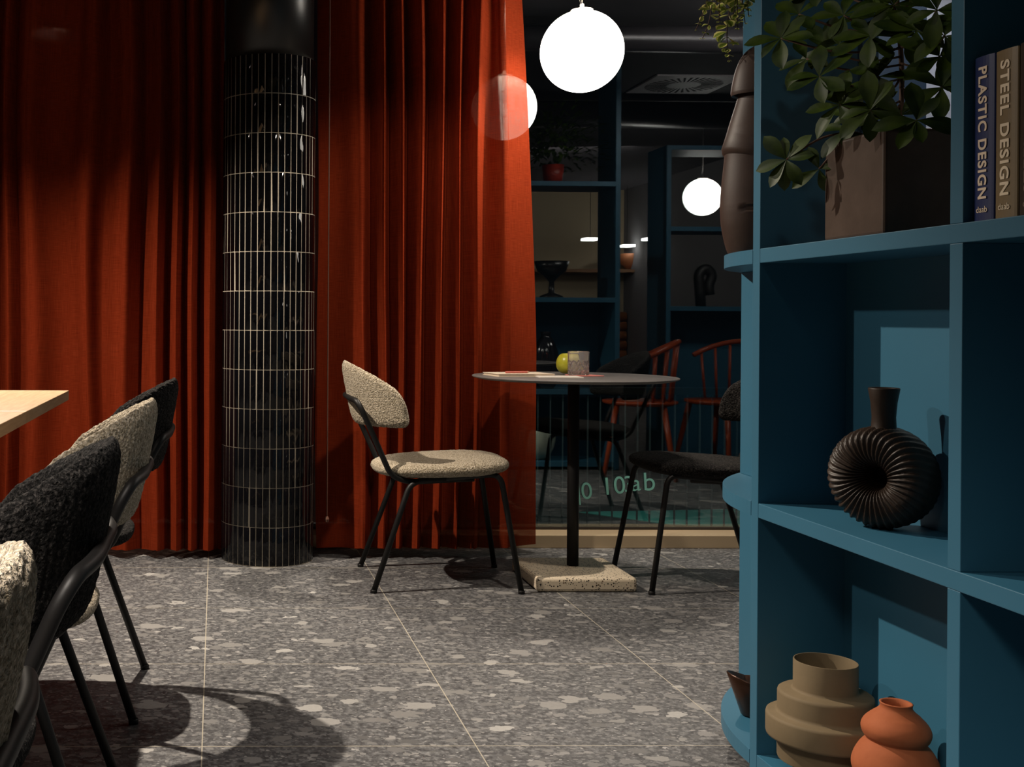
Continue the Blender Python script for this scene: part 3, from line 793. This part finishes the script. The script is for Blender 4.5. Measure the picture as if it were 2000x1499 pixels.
hooded('cap',cr([(0,.452),(.03,.447),(.055,.428),(.070,.397),(.078,.362),(.0800,.346)],5)+[(.0785,.340),(.073,.343),(.068,.36),(.0,.40)],slant=0)
# small dark bowl on the bottom rounded shelf
c=Vector((1.150,2.43,Z0))
bm=bmesh.new(); lathe(bm,[(0,0),(.02,0),(.025,.004),(.038,.04),(.050,.070),(.048,.072),(.035,.044),(.0,.012)],40,cap=False)
for v in bm.verts: v.co.x*=1.15; v.co.z*=1+.35*max(0,-v.co.x/.07)*(v.co.z>.02)
o=tag(obj('bowl',bm,mat('dark_metal_bowl',(.05,.022,.012),.3,.6),None,True),'small dark bronze bowl on the bottom rounded shelf','bowl'); o.location=c

# ------------------------------------------------------------------ things mirrored in the window
t=thing('air_vent','square ceiling vent with radial slots, mirrored in the window','vent',(3.27,1.60,2.6))
bm=bmesh.new(); box(bm,(-.30,-.30,-.012),(.30,.30,0),.002); lathe(bm,[(0,-.0135),(.09,-.0135),(.09,-.012)],32,cap=False); obj('plate',bm,M_vent,t)
bm=bmesh.new()
for k in range(36):
    a=2*PI*k/36; u=Vector((math.cos(a),math.sin(a),0)); v=Vector((-u.y,u.x,0))
    q=[u*.115+v*.004,u*.26+v*.009,u*.26-v*.009,u*.115-v*.004]
    f=bm.faces.new([bm.verts.new((p.x,p.y,-.0125)) for p in q]); r=bmesh.ops.extrude_face_region(bm,geom=[f])
    for g in r['geom']:
        if isinstance(g,bmesh.types.BMVert): g.co.z-=.0012
o=obj('slots',bm,mat('slot_black',(.01,.01,.01),.8),t)
for (y,z,r,l) in ((1.0,2.485,.10,'round black duct under the ceiling, nearer the middle of the room'),(3.43,2.46,.07,'thin black duct under the ceiling near the window')):
    bm=bmesh.new(); tube(bm,[(-3.19,y,z),(5.19,y,z)],r,32,0); tag(obj('ceiling_duct',bm,M_duct,None,True),l,'duct')
    for x in (-2,0,2,4):
        pass
# plant in the mirrored unit
t=thing('potted_plant','bushy plant in a red pot high in the mirrored blue unit','potted plant',(2.14,2.33,1.80))
bm=bmesh.new(); lathe(bm,[(0,0),(.055,0),(.07,.12),(.065,.12),(.06,.10),(0,.10)],32,cap=False); obj('pot',bm,mat('red_pot',(.35,.03,.015),.4),t,True)
bm=bmesh.new(); rr=random.Random(5)
for k in range(640):
    a=rr.uniform(0,2*PI); el=rr.uniform(-.35,1.1); rad=rr.uniform(.08,.30)
    p=Vector((math.cos(a)*math.cos(el)*rad*1.2-.02,math.sin(a)*math.cos(el)*rad*.6+.06,.20+math.sin(el)*rad*1.25))
    p.x=max(-.27,min(.27,p.x)); p.y=max(-.12,p.y)
    if p.z<.012 and p.y<.20: p.y=.20+rr.uniform(0,.05)
    leaf(bm,p,Vector((p.x,p.y,rr.uniform(-.1,.2))),Vector((0,0,1)),rr.uniform(.04,.07),.028,seg=3)
obj('leaves',bm,M_leaf,t,True)
# vases in the mirrored unit
t=thing('glass_vase','dark ribbed vase in a mirrored blue cell','vase',(2.09,2.36,.50))
bm=bmesh.new(); lathe(bm,[(0,0)]+cr([(.05,0),(.075,.05),(.085,.14),(.078,.22),(.055,.29),(.03,.33),(.034,.36)],4)+[(.026,.36),(.024,.33),(0,.32)],48,cap=False,fn=lambda a,z:1+.04*math.cos(12*a)); obj('vase_body',bm,mat('smoked_glass',(.02,.02,.025),.08,0,.8),t,True)
t=thing('round_vase','large pale green ribbed glass vase in the mirrored bottom cell','vase',(2.03,2.34,.05))
bm=bmesh.new(); lathe(bm,[(0,0)]+cr([(.06,0),(.10,.04),(.125,.11),(.118,.18),(.08,.225),(.045,.24),(.05,.255)],4)+[(.04,.255),(.035,.24),(0,.2)],64,cap=False,fn=lambda a,z:1+.05*abs(math.cos(4*a))); obj('vase_body',bm,mat('pale_green_glass',(.45,.52,.42),.1,0,.7),t,True)
t=thing('goblet_vase','black goblet shaped vase on the mirrored blue shelf','vase',(2.12,2.38,1.075))
bm=bmesh.new(); lathe(bm,[(0,0),(.075,0),(.07,.012),(.02,.03),(.016,.10),(.04,.13),(.09,.17),(.11,.23),(.105,.23),(.08,.17),(0,.13)],48,cap=False); obj('vase_body',bm,mat('black_ceramic',(.012,.012,.013),.3),t,True)
t=thing('ring_sculpture','black loop shaped sculpture on the second mirrored unit','sculpture',(3.27,1.87,1.03))
bm=bmesh.new(); tube(bm,[(.02,0,0),(.01,0,.14),(.0,0,.22),(.05,0,.27),(.10,0,.22),(.07,0,.14),(.08,0,.08)],.034,16,.05); obj('loop',bm,mat('black_clay',(.012,.011,.010),.5),t,True)
# orange chairs
def orange_chair(loc,rot,label):
    t=thing('orange_chair',label,'chair',loc,rot,'orange chairs deeper in the room')
    bm=bmesh.new(); lathe(bm,[(0,.43),(.19,.43),(.215,.44),(.215,.455),(0,.448)],40,cap=False); obj('seat',bm,M_orange,t,True)
    bm=bmesh.new(); P=[(-.215*math.cos(a),.235*math.sin(a),.70+.11*math.cos(a)) for a in [math.radians(x) for x in range(-80,81,16)]]; tube(bm,P,.016,10,0)
    obj('back_rail',bm,M_orange,t,True)
    for k in range(7):
        a=math.radians(-66+22*k); bm=bmesh.new(); tube(bm,[(-.18*math.cos(a),.19*math.sin(a),.45),(-.215*math.cos(a),.235*math.sin(a),.70+.11*math.cos(a))],.008,8,0); obj('spindle',bm,M_orange,t,True)
    for sx in (1,-1):
        for sy in (1,-1):
            bm=bmesh.new(); tube(bm,[(.13*sx,.13*sy,.435),(.20*sx,.20*sy,0)],.016,10,0,rad=lambda s:.018-.006*s); obj('leg',bm,M_orange,t,True)
    return t
oc=orange_chair((2.54,2.78,0),math.radians(200),'orange spindle chair mirrored in the window just right of the table')
dup(oc,(3.08,2.68,0),math.radians(150),'orange spindle chair mirrored in the window near the bookcase edge')
# back wall: counter shelf, bowls, lights, bench
sh=tag(boxobj('wall_shelf',(1.5,-5.0,1.53),(5.2,-4.62,1.57),wood_mat('walnut',(.20,.10,.05),(.32,.17,.09))),'long brown wall shelf carrying bowls at the far end of the room','shelf')
bowl0=None
for i,(x,r,lab) in enumerate(((4.72,.24,'copper bowl on the far wall shelf, left in the mirror image'),(5.0,.0,''),)):
    if r==0: continue
M_copper=mat('copper_brown',(.45,.17,.07),.4,.2)
def wall_bowl(px,lab,r=.30,m=M_copper):
    p=at_y(px,520,14.4)
    bm=bmesh.new(); lathe(bm,[(0,0),(.10,0),(.22,.08),(.30,.20),(.285,.20),(.2,.09),(0,.03)],40,cap=False)
    o=tag(obj('serving_bowl',bm,m,None,True),lab,'bowl','bowls on the far wall shelf'); o.location=(p.x,-4.81,1.57); o.scale=(r/.3*.6,r/.3*.6,r/.3); return o
wall_bowl(1190,'pale bowl on the far wall shelf, seen beside the blue upright',.2,mat('cream_glaze',(.6,.5,.38),.4))
wall_bowl(1236,'copper brown bowl on the far wall shelf between the two blue uprights')
# hanging light strips
for i,(px,py,wd) in enumerate(((1153,470,.16),(1225,483,.14),(1275,470,.20),(1412,483,.16))):
    p=at_y(px,py,13.6+ (i%2)*.6); y=2*GY-p.y
    bm=bmesh.new(); box(bm,(-wd/2,-.10,0),(wd/2,.10,.03),.002)
    o=tag(obj('light_panel',bm,M_panel),['small lit panel lamp by the plant in the window mirror image','faint lit panel lamp on the blue upright in the mirror image','brightest lit panel lamp between the uprights in the mirror image','lit panel lamp near the hooded vase in the mirror image'][i],'lamp','lit panels far inside the room')
    o.location=(p.x,y,p.z)
    bm=bmesh.new(); tube(bm,[(0,0,.03),(0,0,2.6-p.z)],.003,6,0); obj('cord',bm,M_steel,o)
t=thing('bench','orange leather bench with horizontal channels against the far wall','bench',(4.9,-4.75,0))
bm=bmesh.new()
for k in range(5): 
    tube(bm,[(-.9,-.12,.50+.12*k),(.28,-.12,.50+.12*k)],.062,16,0)
obj('backrest',bm,mat('cognac_leather',(.40,.13,.03),.5),t,True)
bm=bmesh.new(); box(bm,(-.9,-.18,0),(.28,.35,.44),.03); obj('seat',bm,mat('cognac_leather_seat',(.40,.13,.03),.5),t)

# ------------------------------------------------------------------ outside the glass
t=thing('railing','dark metal railing with thin upright bars outside the window','railing',(1.9,5.02,-.01))
bm=bmesh.new(); box(bm,(-2,-.015,.62),(2.2,.015,.65)); obj('top_rail',bm,M_steel,t)
bm=bmesh.new()
M_bar=mat('grey_bar',(.10,.13,.14),.4,.3)
for k in range(44): box(bm,(-1.1+k*.055,-.004,0),(-1.1+k*.055+.006,.004,.62))
obj('bars',bm,M_bar,t)
bm=bmesh.new(); pts=[(1.78,5.62),(2.1,5.28),(2.9,5.05),(3.3,5.2),(3.4,5.55),(2.9,5.75)]; prism(bm,pts,-.0099,-.006); tag(obj('teal_patch',bm,M_teal),'teal patch on the pavement outside the window','ground patch')  # flat ground patch with a teal base colour
lamp('outdoor_fill','SPOT',(2.6,5.9,2.8),30,(.6,1,.9),(2.4,5.5,0),spot_size=math.radians(75),spot_blend=.6,shadow_soft_size=.1)  # added unseen lamp, lights the teal patch and pavement
def letters(s,px,py,size,rot,label):
    me=text_mesh(s,size,0,.0003); me.materials.append(M_letter)
    o=bpy.data.objects.new('window_lettering',me); C.objects.link(o); p=at_y(px,py,GY-.004)
    o.matrix_world=Matrix.Translation(p)@Matrix.Rotation(rot,4,'Y')@Matrix.Rotation(PI/2,4,'X')
    return tag(o,label,'lettering')
letters('10',1198,951,.105,math.radians(-5),'pale teal number 10 low on the window beside the front chair leg')
letters('3',1229,948,.10,math.radians(-5),'pale teal number 3 low on the window behind the chair leg')
letters('a',1242,945,.10,math.radians(-4),'pale teal letter a low on the window under the black seat')
letters('b',1268,943,.11,math.radians(-3),'single pale teal letter b low on the window')
letters('|',1131,965,.09,math.radians(-6),'pale teal upright stroke low on the window right of the table pole')
letters('0',1146,961,.10,math.radians(-6),'pale teal number 0 low on the window right of the table pole')
